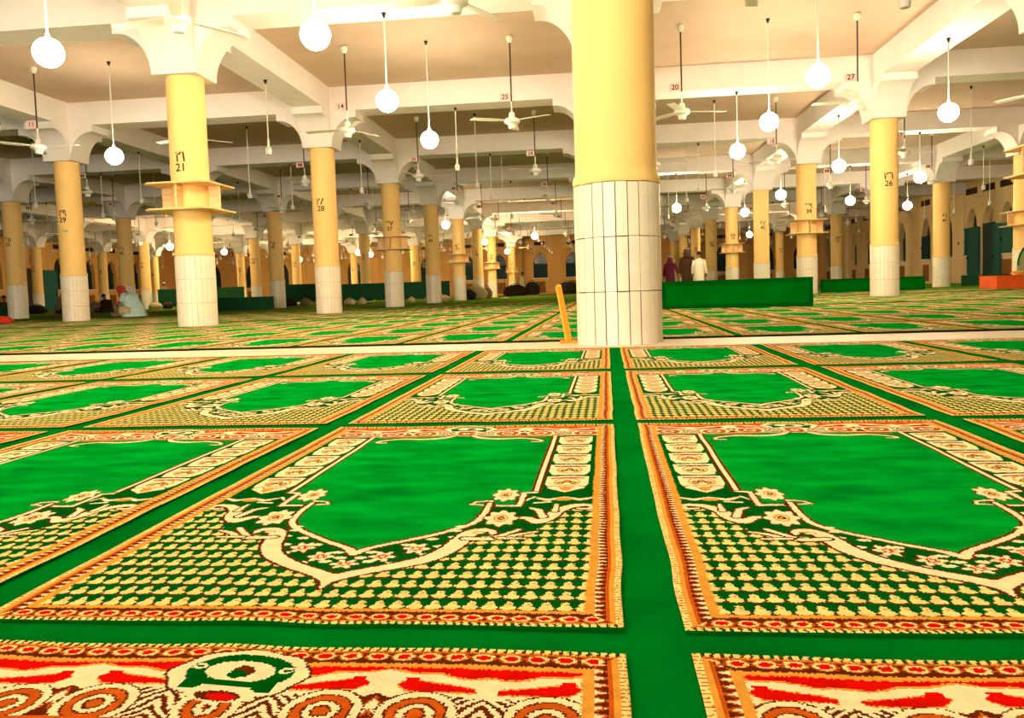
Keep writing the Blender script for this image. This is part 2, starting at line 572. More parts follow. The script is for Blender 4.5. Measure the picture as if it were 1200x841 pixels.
PILLARS = []
SHELVED = {(-1, 1), (-1, 3), (1, 3), (1, 1), (-1, 5), (-1, 7), (-1, 9), (1, 5), (2, 3), (-3, 8)}
for k in range(0, 10):
    for i in range(-5, 3):
        if k == 0 and (i < -2 or i > 2): continue
        x, y = GX(i), GY(k)
        if (i, k) == (2, 3): x -= .3
        if (i, k) == (1, 1): x += .1
        if (i, k) == (-1, 8): continue
        if not (in_frame(x, y, 0, 120) or in_frame(x, y, 3.4, 160)) and k > 1: continue
        n = pillar_no(i, k)
        extra = ''
        if (i, k) == (0, 0): lab = 'thick yellow pillar in front with cream tile base on the marble strip'
        elif (i, k) in SHELVED: lab = 'yellow round pillar numbered %d with a plywood shelf ring' % n
        elif (i, k) == (-2, 2): lab = 'yellow round pillar numbered 29 with a small green sticker'
        else: lab = 'yellow round pillar numbered %d with plain tiled base' % n
        r = empty('pillar', (x, y, 0), 0, lab, 'pillar', 'tiled pillars of the prayer hall', 'thing')
        link('tile_cladding', TILES_FRONT if (i, k) == (0, 0) else TILES, r); link('shaft', SHAFT, r); link('capital', CAPITAL, r)
        if not (k == 0 and i != 0):
            o = link('number_lettering', number_mesh(n), r)
            if k == 0: o.location.z = .085
        if (i, k) == (-2, 2):
            b = MB()
            for q in range(6):
                a0 = -PI / 2 - .1 + q * .08; a1 = a0 + .08; R0 = RU + .003
                b.faces_from([(R0 * math.cos(a0), R0 * math.sin(a0), 1.90), (R0 * math.cos(a1), R0 * math.sin(a1), 1.90), (R0 * math.cos(a1), R0 * math.sin(a1), 1.955), (R0 * math.cos(a0), R0 * math.sin(a0), 1.955)], [(0, 1, 2, 3)])
            b.build('sticker', MT['sticker'], r)
        PILLARS.append((x, y))


# shelf rings round some pillars
def shelf_board_mesh():
    b = MB(); h, r0, n = .46, RU + .004, 32
    for z0, z1 in ((0, .02),):
        vs, fs = [], []
        for z in (z0, z1):
            for k in range(n):
                a = 2 * PI * k / n + PI / n
                m_ = max(abs(math.cos(a)), abs(math.sin(a)))
                vs.append((r0 * math.cos(a), r0 * math.sin(a), z))
                vs.append((h * math.cos(a) / m_, h * math.sin(a) / m_, z))
        for k in range(n):
            k2 = (k + 1) % n; A, B, C, D = 2 * k, 2 * k + 1, 2 * k2 + 1, 2 * k2; N = 2 * n
            fs += [(A, B, C, D), (A + N, D + N, C + N, B + N), (B, B + N, C + N, C), (A, D, D + N, A + N)]
        b.faces_from(vs, fs)
    return b.mesh('board', MT['wood'])


SB = shelf_board_mesh()
SD = MB().box(RU + .006, .42, -.009, .009, 0, .325).mesh('divider', MT['wood'])
for (i, k) in sorted(SHELVED):
    x = GX(i) - (.3 if (i, k) == (2, 3) else -.1 if (i, k) == (1, 1) else 0)
    if (i, k) == (-3, 8): continue
    n = pillar_no(i, k)
    r = empty('pillar_shelf', (x, GY(k), 1.585), 0, 'square plywood shelf ring fixed round pillar %d' % n, 'shelf', 'plywood shelves round the pillars', 'thing')
    link('board', SB, r); link('board', SB, r, (0, 0, .347))
    for q in range(4):
        link('divider', SD, r, (0, 0, .021), q * PI / 2)

# ------------------------------------------------------------------ pendants and fans
LIT = {(-1, .5), (-1.5, 1.5), (-.5, .5), (-.5, 1), (-.5, 1.5), (.5, 1.5), (.5, 1), (.5, 2), (1, 1.5), (1, 2.5), (1.5, 3), (.5, 4), (1, 3.5),
       (1.5, 4), (-1, 4.5), (-1, 6.5), (-1, 8.5), (-.5, 6), (1, 7), (1, 9), (1, 4.5), (1.5, 7), (2, 8), (-3.5, 5.5), (-3.5, 6.5), (-4.5, 8),
       (-3.5, 8.5), (-2.5, 7.5), (-2.5, 8), (2, 4.5)}
LIT |= {(-.5, 0), (-.5, -.5), (0, -.5)}
LIT_NOROD = set()


def globe_mesh(r=.148):
    b = MB(); prof = [(r * math.cos(t), r * math.sin(t)) for t in [-PI / 2 + PI * q / 12 for q in range(13)]]
    prof[0] = (.002, -r); prof[-1] = (.03, r * .985)
    b.lathe(prof, 20)
    return b.mesh('globe', MT['globe'], True)


GLOBE = globe_mesh()
GLOBE_FAR = globe_mesh(); GLOBE_FAR.materials[0] = MT['globe_far']
CUP = MB().lathe([(.016, .15), (.02, .10), (.022, .02), (.05, 0), (.056, -.02), (.05, -.105), (.045, -.115), (.01, -.116)], 14).mesh('socket_cup', MT['white'], True)
CAPG = MB().lathe([(.04, .0), (.062, -.01), (.064, -.05), (.05, -.052)], 14).mesh('green_band', MT['socket'], True)
HOLD = MB().lathe([(.013, .07), (.017, .06), (.024, .03), (.027, 0), (.025, -.01)], 14).mesh('lamp_holder', MT['white'], True)
ROSE = MB().lathe([(.011, -.07), (.016, -.05), (.03, -.012), (.034, -.001)], 14).mesh('ceiling_hook', MT['hook'], True)


def rod_mesh(L, r, m):
    return MB().lathe([(r, -L), (r, -.05)], 8).mesh('rod', m)


ROD_C = rod_mesh(1.50, .011, MT['white'])
ROD_B = rod_mesh(1.02, .011, MT['white'])
n_pend = 0
for a in range(-11, 6):
    for c2 in range(-3, 20):
        gi, gk = a / 2, c2 / 2
        if a % 2 == 0 and c2 % 2 == 0: continue
        x, y = GX(gi), GY(gk)
        if not (XW + 1 < x < XE - 1): continue
        lit = (gi, gk) in LIT
        if not lit and (not in_frame(x, y, 2.85, 15) or y < 3): continue
        if gk > 9: continue
        onbeam = (a % 2 == 0) or (c2 % 2 == 0)
        top = SOFFIT if onbeam else SLAB
        i0, k0 = math.floor(gi), math.floor(gk)
        kind = 'lit round pendant globe' if lit else 'unlit white pendant socket'
        if a % 2 == 0: where = 'under the beam from pillar %d back to %d' % (pillar_no(i0, k0), pillar_no(i0, k0 + 1))
        elif c2 % 2 == 0: where = 'under the beam between pillars %d and %d' % (pillar_no(i0, k0), pillar_no(i0 + 1, k0))
        else: where = 'in the bay behind pillars %d and %d' % (pillar_no(i0, k0), pillar_no(i0 + 1, k0))
        if gi > 2: where = 'near the right wall beyond pillar %d %s' % (pillar_no(2, k0), 'under the beam' if onbeam else 'in mid bay')
        if gi < -5: where = 'near the left wall beyond pillar %d %s' % (pillar_no(-5, k0), 'under the beam' if onbeam else 'in mid bay')
        if gk < 0: where = 'before pillar 11, ' + {(-1, -1): 'mid bay on its left', (0, -1): 'under the beam straight over the aisle'}.get((a, c2), 'further back')
        r = empty('pendant_lamp', (x, y, top), 0, kind + ' ' + where, 'pendant lamp', 'globe pendants under the ceiling')
        link('ceiling_hook', ROSE, r)
        link('rod', ROD_B if onbeam else ROD_C, r)
        zb = -1.02 if onbeam else -1.50
        if lit:
            link('lamp_holder', HOLD, r, (0, 0, zb))
            link('globe', GLOBE if gk < 5.2 else GLOBE_FAR, r, (0, 0, zb - .14))
        else:
            o = link('socket_cup', CUP, r, (0, 0, zb - .14))
            if (gi, gk) in ((.5, .5), (-1.5, 1)):
                link('green_band', CAPG, r, (0, 0, zb - .11))
        n_pend += 1

FAN_ROD = MB().lathe([(.013, -1.08), (.013, -.07)], 8).mesh('down_rod', MT['rod'])
FAN_LOW = MB().lathe([(.011, -1.30), (.011, -1.08)], 8).mesh('rod_sleeve', MT['white'])
FAN_CAN = MB().lathe([(.02, -.12), (.05, -.09), (.06, -.02), (.045, -.001)], 14).mesh('canopy', MT['white'], True)
FAN_MOT = MB().lathe([(.03, .12), (.045, .11), (.055, .03), (.11, .015), (.13, -.01), (.13, -.05), (.10, -.075), (.07, -.085), (.062, -.13), (.055, -.15), (.01, -.155)], 20).mesh('motor', MT['white'], True)


def blade_mesh():
    b = MB(); prof = []
    n = 8; top, bot = [], []
    for j in range(n + 1):
        t = j / n; x = .12 + .61 * t; w = .035 + .03 * min(1, t * 3) - .006 * t; tw = .13
        for s in (-1, 1):
            top.append(Vector((x, s * w, s * w * tw + .003 - .012 * t)))
            bot.append(Vector((x, s * w, s * w * tw - .003 - .012 * t)))
    vs = top + bot; N = len(top); fs = []
    for j in range(n):
        a_, b_, c_, d_ = 2 * j, 2 * j + 1, 2 * j + 3, 2 * j + 2
        fs += [(a_, d_, c_, b_), (a_ + N, b_ + N, c_ + N, d_ + N), (a_, a_ + N, d_ + N, d_), (b_, c_, c_ + N, b_ + N)]
    fs += [(0, 1, 1 + N, N), (2 * n, 2 * n + N, 2 * n + 1 + N, 2 * n + 1)]
    b.faces_from(vs, fs)
    return b.mesh('blade', MT['white'])


BLADE = blade_mesh()
PLATE = MB().box(-.20, -.012, -.006, .006, -.06, .06).mesh('number_plate', MT['plate'])
PMARK = MB().box(-.155, -.115, -.0085, -.0065, -.035, .035).box(-.10, -.055, -.0085, -.0065, -.035, .035).mesh('plate_digits', MT['ink'])
FAN_NO = {(-.75, 1.5): ('14', 60), (-.25, 1.5): ('25', 90), (.25, 1.5): ('20', 10), (.75, 1.5): ('27', 65), (-1.75, 1.5): ('11', 0), (-.75, 2.5): ('26', 10),
          (-.25, 2.5): ('24', 100), (.75, 2.5): ('18', 15), (1.25, 2.5): ('17', 5), (-.75, .5): (None, 54), (-.25, .5): (None, 60)}


def plate_text(s):
    me = text_geo(s, .115)
    for v in me.vertices:
        v.co = Vector((v.co.x - .106, -.0075, v.co.y - .04))
    me.name = 'plate_digits'; me.materials.clear(); me.materials.append(MT['ink'])
    return me


for k in range(0, 10):
    for i in range(-5, 3):
        for q in (.25, .75):
            gi, gk = i + q, k + .5
            x, y = GX(gi), GY(gk)
            if x > XE - 1.5: continue
            if not in_frame(x, y, 3.2, 70) or y > 60: continue
            num, ang = FAN_NO.get((gi, gk), ('', random.uniform(0, 120)))
            i2 = min(i, 1)
            near = pillar_no(i, k) if q < .5 else (pillar_no(i + 1, k) if i < 2 else None)
            if i == 2: lab = 'white ceiling fan between the right wall and pillar %d' % pillar_no(2, k)
            else: lab = 'white ceiling fan in the bay behind pillars %d and %d, nearer %d' % (pillar_no(i, k), pillar_no(i + 1, k), near)
            if num: lab += ', plate %s' % num
            r = empty('ceiling_fan', (x, y, SLAB), 0, lab, 'ceiling fan', 'ceiling fans on long rods')
            link('canopy', FAN_CAN, r); link('down_rod', FAN_ROD, r); link('rod_sleeve', FAN_LOW, r)
            link('motor', FAN_MOT, r, (0, 0, -1.38))
            for t in range(3):
                link('blade', BLADE, r, (0, 0, -1.40), math.radians(ang + 120 * t))
            p = link('number_plate', PLATE, r, (0, 0, -1.0))
            if num != '' and num is not None:
                link('plate_digits', plate_text(num), p)
            elif num == '':
                link('plate_digits', PMARK, p)


# ------------------------------------------------------------------ prayer rugs (woven knot by knot)
RW, RL = .72, 1.24


def smooth_noise(nu, nv, cu, cv, seed):
    r = np.random.default_rng(seed)
    g = r.standard_normal((cv + 2, cu + 2))
    y = np.linspace(0, cv, nv); x = np.linspace(0, cu, nu)
    yi, xi = y.astype(int), x.astype(int); yf, xf = (y - yi)[:, None], (x - xi)[None, :]
    yf = yf * yf * (3 - 2 * yf); xf = xf * xf * (3 - 2 * xf)
    a = g[yi][:, xi]; b = g[yi][:, xi + 1]; c_ = g[yi + 1][:, xi]; d = g[yi + 1][:, xi + 1]
    return (a * (1 - xf) + b * xf) * (1 - yf) + (c_ * (1 - xf) + d * xf) * yf


def rug_pattern(nu, nv):
    u = (np.arange(nu) + .5) / nu * 720; v = (np.arange(nv) + .5) / nv * 1240
    U, V = np.meshgrid(u, v)
    jit = .9
    U = U + rng.uniform(-jit, jit, U.shape); V = V + rng.uniform(-jit, jit, V.shape)
    s = np.abs(U - 360)
    GREEN, DARK, CREAM, GOLD, ORANGE, BROWN, RED, OLIVE, PALE = range(9)
    I = np.full(U.shape, DARK, np.int32)

    def seg(pts, ws, x=s, y=V):
        d = np.full(x.shape, 1e9)
        for (a, b), (c_, e), w0, w1 in zip(pts[:-1], pts[1:], ws[:-1], ws[1:]):
            L2 = max((c_ - a) ** 2 + (e - b) ** 2, 1e-6)
            t = np.clip(((x - a) * (c_ - a) + (y - b) * (e - b)) / L2, 0, 1)
            d = np.minimum(d, np.hypot(x - a - t * (c_ - a), y - b - t * (e - b)) - (w0 + (w1 - w0) * t) / 2)
        return d

    def curve(pts, ws, n=6):
        P = np.array(pts, float); W = np.array(ws if isinstance(ws, (list, tuple)) else [ws] * len(pts), float)
        o, ow = [], []
        for q in range(len(P) - 1):
            p0, p1, p2, p3 = P[max(q - 1, 0)], P[q], P[q + 1], P[min(q + 2, len(P) - 1)]
            for t in np.arange(n) / n:
                o.append(.5 * (2 * p1 + (p2 - p0) * t + (2 * p0 - 5 * p1 + 4 * p2 - p3) * t * t + (3 * p1 - p0 - 3 * p2 + p3) * t ** 3))
                ow.append(W[q] + (W[q + 1] - W[q]) * t)
        o.append(P[-1]); ow.append(W[-1])
        return [tuple(q) for q in o], [float(q) for q in ow]

    def stroke(pts, w, col=CREAM, line=BROWN, lw=3.5, where=None):
        ws = w if isinstance(w, (list, tuple)) else [w] * len(pts)
        d = seg(pts, ws)
        m = d < lw if where is None else (d < lw) & where
        if line is not None: I[m] = line
        m = d < 0 if where is None else (d < 0) & where
        I[m] = col

    def ell(cx, cy, rx, ry, col, x=s, y=V):
        m = ((x - cx) / rx) ** 2 + ((y - cy) / ry) ** 2 < 1
        I[m] = col
        return m

    # ---- field of little hat motifs under the arch
    arch_s = [0, 67, 109, 136, 150, 233, 250, 264, 300, 330]
    arch_v = [118, 165, 197, 265, 300, 318, 365, 430, 455, 452]
    vout = np.interp(s, arch_s, arch_v)
    fm = (V < vout) & (V > 40) & (s < 322)
    pu, pv = 21.2, 32.5
    cu = np.round((U - 360) / pu); cv = np.round((V - 52) / pv)
    du = (U - 360) - cu * pu; dv = (V - 52) - cv * pv
    hat = ((np.abs(du) / 9.2) ** 2 + ((dv + 4.5) / 6.6) ** 2 < 1) | ((np.abs(du) / 5.0) ** 2 + ((dv - 5) / 8.2) ** 2 < 1)
    rim = ((np.abs(du) / 10.6) ** 2 + ((dv + 6) / 8.5) ** 2 < 1)
    dot = (np.hypot(du - 1.5, (dv - 6) * .8) < 1.7)
    I[fm] = DARK
    I[fm & (np.abs(dv + 7) < 3.0)] = OLIVE
    I[fm & rim & (dv < -5)] = BROWN
    I[fm & hat] = PALE
    I[fm & dot] = GOLD
    # ---- plain green niche
    in_s = [0, 19, 60, 106, 142, 153, 160]; in_v = [224, 251, 282, 321, 363, 415, 464]
    vin = np.interp(s, in_s, in_v)
    nic = ((s < 153) & (V > vin) & (V < 1078)) | ((s < 200) & (V > 464) & (V < 1078)) | ((s < 222) & (V > 548) & (V < 1078))
    I[nic] = GREEN
    # ---- side chains of palmettes
    for j in range(5):
        v0 = 577 + j * 100; v1 = v0 + 92
        x0, x1 = 234, 310
        m = (s > x0 + 8 * np.clip((v0 + 30 - V) / 30, 0, 1)) & (s < x1 - 8 * np.clip((v0 + 30 - V) / 30, 0, 1)) & (V > v0) & (V < v1 - 5 * np.abs(s - 272) / 38)
        I[m] = CREAM
        cx_, cy_ = 272, v0 + 44
        ell(cx_, cy_, 24, 30, GOLD); ell(cx_, cy_, 20, 24, CREAM)
        for q in (-1, 0, 1):
            d = np.hypot((s - cx_ - q * 11) / .9, (V - cy_ + abs(q) * 10 - 4) / 1.5)
            I[m & (d < 7)] = BROWN; I[m & (d < 4.4)] = GOLD
        mm = m & (np.abs(V - (v0 + 76) + .004 * (s - 272) ** 2) < 4) & (np.abs(s - 272) < 30)
        I[mm] = RED if j % 2 == 0 else BROWN
    stroke([(250, 580), (272, 548), (294, 580)], [20, 6, 20], CREAM, BROWN, 2.5)
    ell(272, 572, 10, 14, GOLD)
    stroke([(228, 512), (246, 498), (272, 512), (298, 498), (318, 512)], [7, 12, 9, 12, 7], CREAM, BROWN, 2.5)
    ell(272, 500, 15, 9, GOLD)
    stroke([(226, 482), (250, 486)], 7, CREAM, None); stroke([(210, 500), (222, 520)], 6, CREAM, None)
    # ---- inner mihrab line
    stroke([(222, 1080), (222, 552)], 8, CREAM, BROWN, 5)
    stroke([(222, 552), (202, 547), (202, 466), (158, 466)], 9, CREAM, BROWN, 4)
    stroke([(158, 466), (122, 472), (128, 488), (152, 496), (152, 466)], 6, CREAM, BROWN, 3)
    stroke(*curve([(152, 480), (152, 415), (142, 366), (106, 322), (60, 283), (19, 252), (0, 228)], [8, 9, 10, 9, 9, 10, 16]), CREAM, BROWN, 4.5)
    # ---- little flowers between the two arches
    for cx_, cy_, rx, ry in ((82, 250, 19, 24), (43, 215, 19, 22), (0, 186, 20, 18), (118, 288, 0, 0)):
        if rx == 0: continue
        th = np.arctan2((V - cy_) / ry, (s - cx_) / rx); rr = np.hypot((s - cx_) / rx, (V - cy_) / ry)
        p = .78 + .22 * np.cos(6 * th)
        I[rr < p + .18] = BROWN; I[rr < p] = CREAM
        I[(rr < p * .72) & (np.cos(6 * th) < .2)] = ORANGE
        I[rr < .30] = RED; I[rr < .18] = CREAM
    for cx_, cy_ in ((126, 302), (112, 262), (96, 292), (122, 330), (66, 264), (62, 190), (24, 232), (30, 196), (14, 210), (128, 350), (100, 226), (135, 306)):
        ell(cx_, cy_, 9, 5.5, CREAM)
    # ---- outer arch band with its curled head and leaves
    g_ = seg(*curve([(178, 318), (176, 330), (160, 334), (146, 320), (138, 290), (128, 250), (106, 210), (67, 179), (30, 156), (0, 133)],
                    [9, 11, 17, 24, 28, 27, 25, 21, 20, 26]))
    g_ = np.minimum(g_, seg([(0, 140), (0, 100)], [22, 3]))
    I[g_ < 4.5] = BROWN; I[g_ < 0] = CREAM
    ell(158, 322, 9, 6, GOLD); ell(158, 321, 6, 3.5, CREAM)
    stroke(*curve([(142, 296), (170, 292), (196, 298), (216, 314), (240, 326)], [12, 13, 12, 9, 5]), CREAM, BROWN, 3.5)
    stroke([(186, 302), (214, 338)], [10, 8], CREAM, BROWN, 3.5)
    stroke([(190, 296), (226, 294)], [9, 6], CREAM, BROWN, 3.5)
    stroke(*curve([(206, 398), (222, 396), (240, 376), (256, 398), (266, 432), (290, 462), (316, 464), (316, 446), (298, 444)], [8, 14, 19, 22, 20, 16, 12, 9, 7]), CREAM, BROWN, 4)
    stroke([(246, 400), (236, 440), (222, 452)], [12, 10, 6], CREAM, BROWN, 3.5)
    stroke([(262, 430), (262, 470)], [10, 5], CREAM, BROWN, 3)
    # ---- big flowers
    for cx_, cy_, rx, ry in ((172, 535, 24, 44), (182, 396, 27, 44)):
        th = np.arctan2((V - cy_) / ry, (s - cx_) / rx); rr = np.hypot((s - cx_) / rx, (V - cy_) / ry)
        p = .86 + .12 * np.cos(8 * th)
        I[rr < p + .10] = BROWN; I[rr < p] = CREAM
        I[(rr < .42) & (rr > .30)] = GOLD; I[rr < .22] = BROWN; I[rr < .12] = GOLD
    # ---- red end band
    band = (V > 1084) & (V < 1202) & (s < 322)
    I[band] = RED
    tt = (s - 48 + 950) % 190
    dv_ = np.minimum(tt, 190 - tt)                            # 0 at the fan motifs, 95 at the leaf bars
    tl = dv_ / 95
    Ws = 1184 - 6.5 * np.cos(PI * tl) + 2 * np.cos(4 * PI * tl)
    I[band & (V < Ws + 3.5)] = GOLD
    I[band & (V < Ws)] = CREAM
    fl = (tl < .86) & (tl > .10)
    cen = 1157 + 12 * tl; hh = 2.2 + 7.5 * np.clip(tl / .74, 0, 1) - 9 * np.clip((tl - .76) / .10, 0, 1)
    barb = (np.abs(tl - .74) < .07) & (V < 1180) & (V > 1160)
    I[band & ((fl & (np.abs(V - cen) < hh + 2)) | (barb & fl & (V < 1182)))] = GOLD
    I[band & ((fl & (np.abs(V - cen) < hh)) | barb)] = RED
    rr = np.hypot((dv_ - 54) / 35, (V - 1118) / 36)
    low = band & ((V < 1147 + 3 * np.cos(8 * PI * tl)) | (rr < 1.05))
    I[low] = BROWN
    zz = low & (rr > 1.05)
    st = np.sin((dv_ * 1.2 + V * 1.0 + 3 * np.sin(V / 7)) * 2 * PI / 14)
    I[zz & (st > .0) & (dv_ < 50)] = CREAM
    bars = np.sin((dv_ - 95 - (V - 1120) * .45) * 2 * PI / 24)
    I[zz & (dv_ >= 50) & (bars < .1)] = ORANGE
    I[zz & (dv_ >= 50) & (bars < -.55)] = CREAM
    for lim, col in ((1.05, BROWN), (1.0, CREAM), (.78, BROWN), (.72, ORANGE), (.50, BROWN), (.44, CREAM), (.27, BROWN), (.20, ORANGE)):
        I[low & (rr < lim) & (V > 1094)] = col
    I[band & (V < 1096)] = ORANGE
    I[band & (V < 1089)] = CREAM
    # far scroll line below the band
    stroke(*curve([(24, 1090), (46, 1062), (92, 1046), (144, 1052), (184, 1036), (194, 1014), (172, 1010)], [12, 15, 13, 11, 9, 8, 6]), CREAM, BROWN, 4, V < 1090)
    stroke([(92, 1080), (200, 1070)], [9, 6], ORANGE, BROWN, 2, V < 1086)
    # ---- guard borders
    dS = np.minimum(U, 720 - U); dE = np.minimum(V, 1240 - V)
    side = dS < dE
    d = np.where(side, dS, dE); t = np.where(side, V, U)
    br = d < 41
    I[br] = GOLD
    sb = br & side
    I[sb & (d < 30)] = BROWN
    tooth = np.abs(((t / 13) % 1) - .5) * 2
    I[sb & (d > 17) & (d < 30) & (tooth < (d - 15) / 17)] = ORANGE
    I[sb & (d > 20) & (d < 30) & (tooth < (d - 20) / 17)] = CREAM
    I[sb & (d < 18)] = ORANGE; I[sb & (d < 14)] = GOLD
    I[sb & (d < 8)] = PALE
    I[sb & (d < 8) & (((t / 7) % 1) < .22)] = ORANGE
    eb = br & ~side
    I[eb & (d < 33)] = BROWN
    ct = (np.floor(t / 26) + .5) * 26
    lr = np.hypot((t - ct) / 12.2, (d - 19) / 9)
    I[eb & (lr < 1)] = ORANGE; I[eb & (lr < .84)] = PALE; I[eb & (lr < .55)] = RED
    I[eb & (d < 12)] = ORANGE; I[eb & (d < 9)] = GOLD
    I[eb & (d < 7)] = PALE
    I[eb & (d < 8) & (((t / 9 + d / 40) % 1) < .38)] = BROWN
    hole = (d < 5) & (((t / 9) % 1) < .3) & eb
    I[hole] = DARK
    # centre medallion, over the guard border
    md = np.hypot(s / 66, (V - 1180) / 47)
    wav = 1 + .03 * np.cos(8 * np.arctan2((V - 1180) / 47, (s + 1e-6) / 66))
    I[(md < 1.05 * wav)] = BROWN
    I[(md < 1.0 * wav)] = CREAM
    I[(np.hypot(s / 52, (V - 1184) / 34) < 1) & (V > 1160)] = DARK
    I[(s < 44) & (V > 1148) & (V < 1164) & ((s > 24) | (V > 1156))] = DARK
    I[np.hypot(s / 34, (V - 1184) / 21) < 1] = CREAM
    I[(V < 1166) & (V > 1160) & (s < 40)] = DARK
    I[np.hypot((s - 43) / 7, (V - 1190) / 6) < 1] = CREAM
    I[np.hypot((s - 43) / 4, (V - 1190) / 3) < 1] = DARK
    I[np.hypot((U - 362) / 11, (V - 1184) / 12) < 1] = BROWN
    I[np.hypot((U - 359) / 9, (V - 1178) / 8) < 1] = DARK
    I[(np.hypot(s / 34, (V - 1142) / 15) < 1) & (V < 1152)] = CREAM
    I[np.hypot((U - 360) / 22, (V - 1138) / 9) < 1] = BROWN
    I[np.hypot((U - 364) / 15, (V - 1137) / 6) < 1] = RED
    return I


def rug_mesh(mm, hole=None, name='prayer_rug'):
    """hole: list of (u,v,r) in metres, cut for a pillar"""
    nu, nv = int(round(720 / mm)), int(round(1240 / mm))
    I = rug_pattern(nu, nv)
    x = np.linspace(-RW / 2, RW / 2, nu + 1); y = np.linspace(0, RL, nv + 1)
    X, Y = np.meshgrid(x, y)
    Z = np.full(X.shape, .0045) + .0006 * smooth_noise(nu + 1, nv + 1, 9, 14, 5)
    ex = .0012 * smooth_noise(nu + 1, nv + 1, 5, 12, 21); ey = .0016 * smooth_noise(nu + 1, nv + 1, 9, 5, 22)
    X = X + ex; Y = Y + ey
    top = np.stack([X, Y, Z], -1).reshape(-1, 3)
    idx = np.arange((nu + 1) * (nv + 1)).reshape(nv + 1, nu + 1)
    q = np.stack([idx[:-1, :-1], idx[:-1, 1:], idx[1:, 1:], idx[1:, :-1]], -1).reshape(-1, 4)
    mi = I.reshape(-1)
    if hole:
        cx_ = (X[:-1, :-1] + X[1:, 1:]).reshape(-1) / 2; cy_ = (Y[:-1, :-1] + Y[1:, 1:]).reshape(-1) / 2
        keep = np.ones(len(q), bool)
        for hx, hy, hr in hole:
            keep &= (cx_ - hx) ** 2 + (cy_ - hy) ** 2 > hr * hr
        q = q[keep]; mi = mi[keep]
    ring = np.concatenate([idx[0, :], idx[1:, -1], idx[-1, -2::-1], idx[-2:0:-1, 0]])
    skirt = top[ring].copy(); skirt[:, 2] = .0005
    nb = len(top); m_ = len(ring)
    a = np.arange(m_); b_ = (a + 1) % m_
    sq = np.stack([nb + a, nb + b_, ring[b_], ring[a]], -1)
    if hole:
        kp = np.ones(m_, bool)
        for hx, hy, hr in hole:
            kp &= (skirt[a, 0] - hx) ** 2 + (skirt[a, 1] - hy) ** 2 > (hr + .01) ** 2
        sq = sq[kp]
    V_ = np.concatenate([top, skirt]); Q = np.concatenate([q, sq]); MI = np.concatenate([mi, np.full(len(sq), 1)])
    me = bpy.data.meshes.new(name)
    me.vertices.add(len(V_)); me.vertices.foreach_set('co', V_.astype(np.float32).ravel())
    me.loops.add(len(Q) * 4); me.loops.foreach_set('vertex_index', Q.astype(np.int32).ravel())
    me.polygons.add(len(Q)); me.polygons.foreach_set('loop_start', (np.arange(len(Q)) * 4).astype(np.int32))
    me.polygons.foreach_set('material_index', MI.astype(np.int32))
    me.update(calc_edges=True)
    for m in KNOT: me.materials.append(m)
    return me


RUG_NEAR, RUG_FAR = rug_mesh(2.0), rug_mesh(5.0)
TH = .0183
EX, EY = Vector((math.cos(TH), -math.sin(TH), 0)), Vector((math.sin(TH), math.cos(TH), 0))
# zones of rows: (origin on the aisle line, [(near edge, length)...], where)
zones = [(Vector((.055, .804, 0)), [(-1.295, 1.24), (0, 1.237), (1.296, 1.237), (2.632, 1.19)], 'before the marble strip')]
y0, x0 = 5.44, .195
zn = 0
while y0 < 60:
    n = 5 if y0 + 6.6 < YF - .4 else int((YF - .3 - y0) / 1.3)
    zones.append((Vector((x0, y0, 0)), [(j * 1.305, 1.24) for j in range(n)], None))
    y0 += 6.68; x0 += .12; zn += 1
cells = []
grow = 0
for zi, (O, rows, _) in enumerate(zones):
    for j, (v0, L) in enumerate(rows):
        for c_ in range(-46, 24):
            a = .03 + .36 + c_ * .78
            p = O + EX * a + EY * v0
            if not (XW + .6 < p.x < XE - .6) or p.y + L > YF - .1: continue
            cells.append((zi, j, c_, p, L))
vis = []
for cell in cells:
    zi, j, c_, p, L = cell
    pts = [p + EX * dx + EY * dy for dx in (-.36, 0, .36) for dy in (0, L / 2, L)]
    pr = [project(q.x, q.y, 0) for q in pts]
    pr = [q for q in pr if q]
    mg = 330 if zi == 0 else 5
    ok = any(-mg < q[0] < 1200 + mg and -5 < q[1] < 846 + (0 if zi else 300) for q in pr)
    if ok: vis.append((min(q[2] for q in pr), cell))
vis.sort(key=lambda t: t[0])
single = [c_ for _, c_ in vis[:296]]
sid = {(c_[0], c_[1], c_[2]) for c_ in single}
for zi, j, c_, p, L in single:
    side = '%s right' % ORD[c_] if c_ >= 0 else '%s left' % ORD[-c_ - 1]
    if zi == 0:
        rowname = ['nearest row', 'second row', 'third row', 'fourth row'][j] + ' before the marble strip'
    else:
        rowname = '%s row beyond the marble strip' % ORD[(zi - 1) * 5 + j]
    holes = []
    for px, py in PILLARS:
        d = Vector((px, py, 0)) - p
        hu, hv = d.dot(EX), d.dot(EY)
        if abs(hu) < .36 + .3 and -.3 < hv < L + .3: holes.append((hu, hv * RL / L, .292))
    if holes: me = rug_mesh(7.5, holes)
    else: me = RUG_NEAR if zi == 0 else RUG_FAR
    o = link('prayer_rug', me, None, p, -TH)
    o.scale = (1, L / RL, 1)
    tag(o, 'green prayer rug %s of the front pillar aisle, %s' % (side, rowname), 'prayer rug', 'arch-patterned prayer rugs laid in rows')
